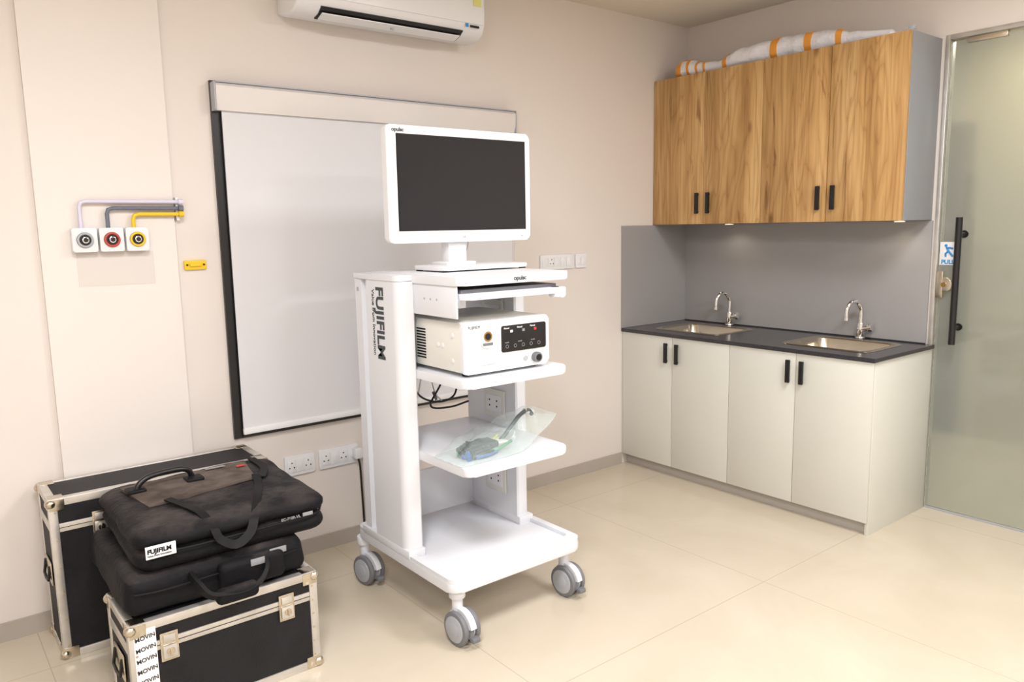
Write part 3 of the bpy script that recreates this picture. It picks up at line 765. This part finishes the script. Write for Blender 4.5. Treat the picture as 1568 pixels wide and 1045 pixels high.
for i,y in enumerate((-.42,-1.42)):
    e=root('puck_light' if i==0 else 'puck_light.001',(-.2,y,1.46))
    cyl('rim',(-.12,y,1.465),(-.12,y,1.4735),.03,'chrome',e)
    cyl('lens',(-.12,y,1.4635),(-.12,y,1.4652),.024,'lamp',e)
# bundle on top: one long wrapped tube with tape bands
bu=root('wrapped_pipe_bundle',(-.2,-.6,2.36))
prof_r=[(-.13,.012),(-.14,.045),(-.18,.052),(-.24,.050),(-.28,.040),(-.34,.036),(-.42,.030),(-.46,.034),(-.50,.044),(-.56,.054),(-.66,.060),(-.78,.060),(-.90,.058),(-1.02,.056),(-1.12,.050),(-1.18,.036),(-1.30,.026),(-1.40,.018),(-1.42,.006)]
tapes=[(-.13,-.185),(-.225,-.245),(-.285,-.30),(-.335,-.35),(-.465,-.495),(-.765,-.805),(-.955,-.995),(-1.125,-1.155)]
def rad_at(y):
    for (a,ra),(b_,rb) in zip(prof_r,prof_r[1:]):
        if a>=y>=b_:
            t=(a-y)/(a-b_);return ra+(rb-ra)*t
    return .006
def bundle(name,ya,yb2,m,grow):
    bm=bmesh.new();n=max(4,int((ya-yb2)/.008));k=28;V=[]
    for i in range(n+1):
        y=ya-(ya-yb2)*i/n;r=rad_at(y)+grow
        cx=-.235+.02*math.sin(y*5);cz=2.3262+r*.88;row=[]
        for j in range(k):
            t=2*math.pi*j/k
            nn=1+.13*noise.noise(Vector((math.cos(t)*1.3,y*17,math.sin(t)*1.3)))+.05*noise.noise(Vector((math.cos(t)*3,y*50,math.sin(t)*3)))
            row.append(bm.verts.new((cx+math.cos(t)*r*nn,y,max(2.3262,cz+math.sin(t)*r*nn))))
        V.append(row)
    for i in range(n):
        for j in range(k):bm.faces.new((V[i][j],V[i][(j+1)%k],V[i+1][(j+1)%k],V[i+1][j]))
    bm.faces.new(V[0]);bm.faces.new(V[-1]);finish(bm,name,m,bu,70)
bundle('wrapped_tube',-.13,-1.42,'wrap',0)
for i,(a,b_) in enumerate(tapes):bundle('tape_band_%d'%i,a,b_,'orange',.0015)

# ------------------------------------------------------------ glass door
d=root('door_1',(0,-2.1,0))
box('glass_leaf',.01,.022,DY1+.03,DY0-.022,.012,DZ-.03,'glass',d,smooth=0)
box('jamb_side',-.010,.06,DY0-.02,DY0,.0,DZ,'alu',d,bev=.002)
box('jamb_far',-.010,.06,DY1,DY1+.024,.0,DZ,'alu',d,bev=.002)
box('jamb_head',-.010,.06,DY1+.024,DY0-.02,DZ-.022,DZ,'alu',d,bev=.002)
box('threshold_seal',.012,.02,DY1+.03,DY0-.022,.001,.011,'greyl',d)
box('patch_fitting_top',.002,.03,-1.80,-1.63,DZ-.048,DZ-.0225,'steel',d,bev=.002)
hy=-1.672
tube('pull_bar',[(-.06,hy,.87),(-.06,hy,1.48)],.015,'black',d,smooth=False)
for i,z in enumerate((.95,1.40)):
    cyl('pull_standoff_%d'%i,(-.055,hy,z),(.009,hy,z),.009,'black',d)
    cyl('pull_rose_%d'%i,(.004,hy,z),(.0095,hy,z),.018,'black',d)
cyl('lock_body',(-.012,-1.60,1.155),(.0095,-1.60,1.155),.036,'steel',d,bev=.003)
cyl('lock_key',(-.018,-1.60,1.155),(-.012,-1.60,1.155),.012,'gold',d)
box('lock_strike',-.014,.009,-1.595,-1.563,1.09,1.22,'steel',d,bev=.002)
sg=root('pull_sign',(.0,-1.6,1.31))
box('sign_plate',.0065,.0095,-1.645,-1.565,1.25,1.362,'label',sg,bev=.0005)
text('sign_text','PULL',.028,(.0055,-1.605,1.256),(0,-1,0),(0,0,1),'blue',sg,.001,'CENTER')
sphere('figure_head',(.0045,-1.593,1.345),(.001,.007,.007),'blue',sg,12,8)
for n,p in (('torso',[(.005,-1.595,1.337),(.005,-1.606,1.318)]),('leg_a',[(.005,-1.606,1.318),(.005,-1.592,1.305),(.005,-1.594,1.291)]),('leg_b',[(.005,-1.606,1.318),(.005,-1.618,1.303),(.005,-1.628,1.292)]),('arm',[(.005,-1.596,1.333),(.005,-1.612,1.334),(.005,-1.626,1.330)])):
    tube('figure_'+n,p,.0045,'blue',sg,smooth=False)

# ------------------------------------------------------------ ceiling lights
M['panel']=mat('light_diffuser',(255,252,245),.5,emit=(255,250,244),es=1.5)
def lamp(name,x,y,sx,sy,e,c=(.985,.985,1)):
    r=root(name,(x,y,H))
    box('housing',x-sx/2-.01,x+sx/2+.01,y-sy/2-.01,y+sy/2+.01,H-.012,H-.0005,'whitepl',r)
    box('diffuser',x-sx/2,x+sx/2,y-sy/2,y+sy/2,H-.014,H-.012,'panel',r)
    l=bpy.data.lights.new(name+'_light','AREA');l.shape='RECTANGLE';l.size=sx;l.size_y=sy;l.energy=e;l.color=c
    o=bpy.data.objects.new(name+'_light',l);o.location=(x,y,H-.02);col.objects.link(o);att(o,r)
lamp('ceiling_panel_light',-1.5,-2.5,.6,.6,45)
lamp('ceiling_panel_light.001',-3.7,-2.3,.6,.6,51)
lamp('wall_fill_panel',-4.9,-3.9,.6,.6,76)  # unseen panel behind the camera, added as fill for the walls
lamp('ceiling_panel_light.003',-1.9,-4.6,.6,.6,60)
lamp('corridor_light',1.0,-1.6,.4,.4,27,(1,.92,.74))
for i,y in enumerate((-.42,-1.42)):
    l=bpy.data.lights.new('puck_light_glow_%d'%i,'SPOT');l.energy=.7;l.spot_size=2.6;l.spot_blend=.7;l.color=(1,.85,.65);l.shadow_soft_size=.02
    o=bpy.data.objects.new('puck_light_glow_%d'%i,l);o.location=(-.12,y,1.458);col.objects.link(o)
    att(o,bpy.data.objects['puck_light' if i==0 else 'puck_light.001'])

w=bpy.data.worlds.new('world');scene.world=w;w.use_nodes=True
w.node_tree.nodes['Background'].inputs[0].default_value=(.8,.85,1,1);w.node_tree.nodes['Background'].inputs[1].default_value=.3

# ------------------------------------------------------------ camera
pp=np.array([784,522.]);vp1=np.array([2290,321.]);vp2=np.array([-170,365.])
f=float(np.sqrt(-np.dot(vp1-pp,vp2-pp)))
X=np.array([*(vp1-pp),f]);X/=np.linalg.norm(X)
Y=np.array([*(vp2-pp),f]);Y/=np.linalg.norm(Y)
Y=Y-X*np.dot(X,Y);Y/=np.linalg.norm(Y)
Z=-np.cross(X,Y)
if Z[1]>0:Z=-Z
R=Matrix(((X[0],-X[1],-X[2]),(Y[0],-Y[1],-Y[2]),(Z[0],-Z[1],-Z[2])))
cd=bpy.data.cameras.new('camera');cd.lens=f/1568*36;cd.sensor_width=36;cd.clip_start=.05
co=bpy.data.objects.new('camera',cd);m4=R.to_4x4();m4.translation=Vector((-4.03,-3.25,1.47));co.matrix_world=m4
col.objects.link(co);scene.camera=co
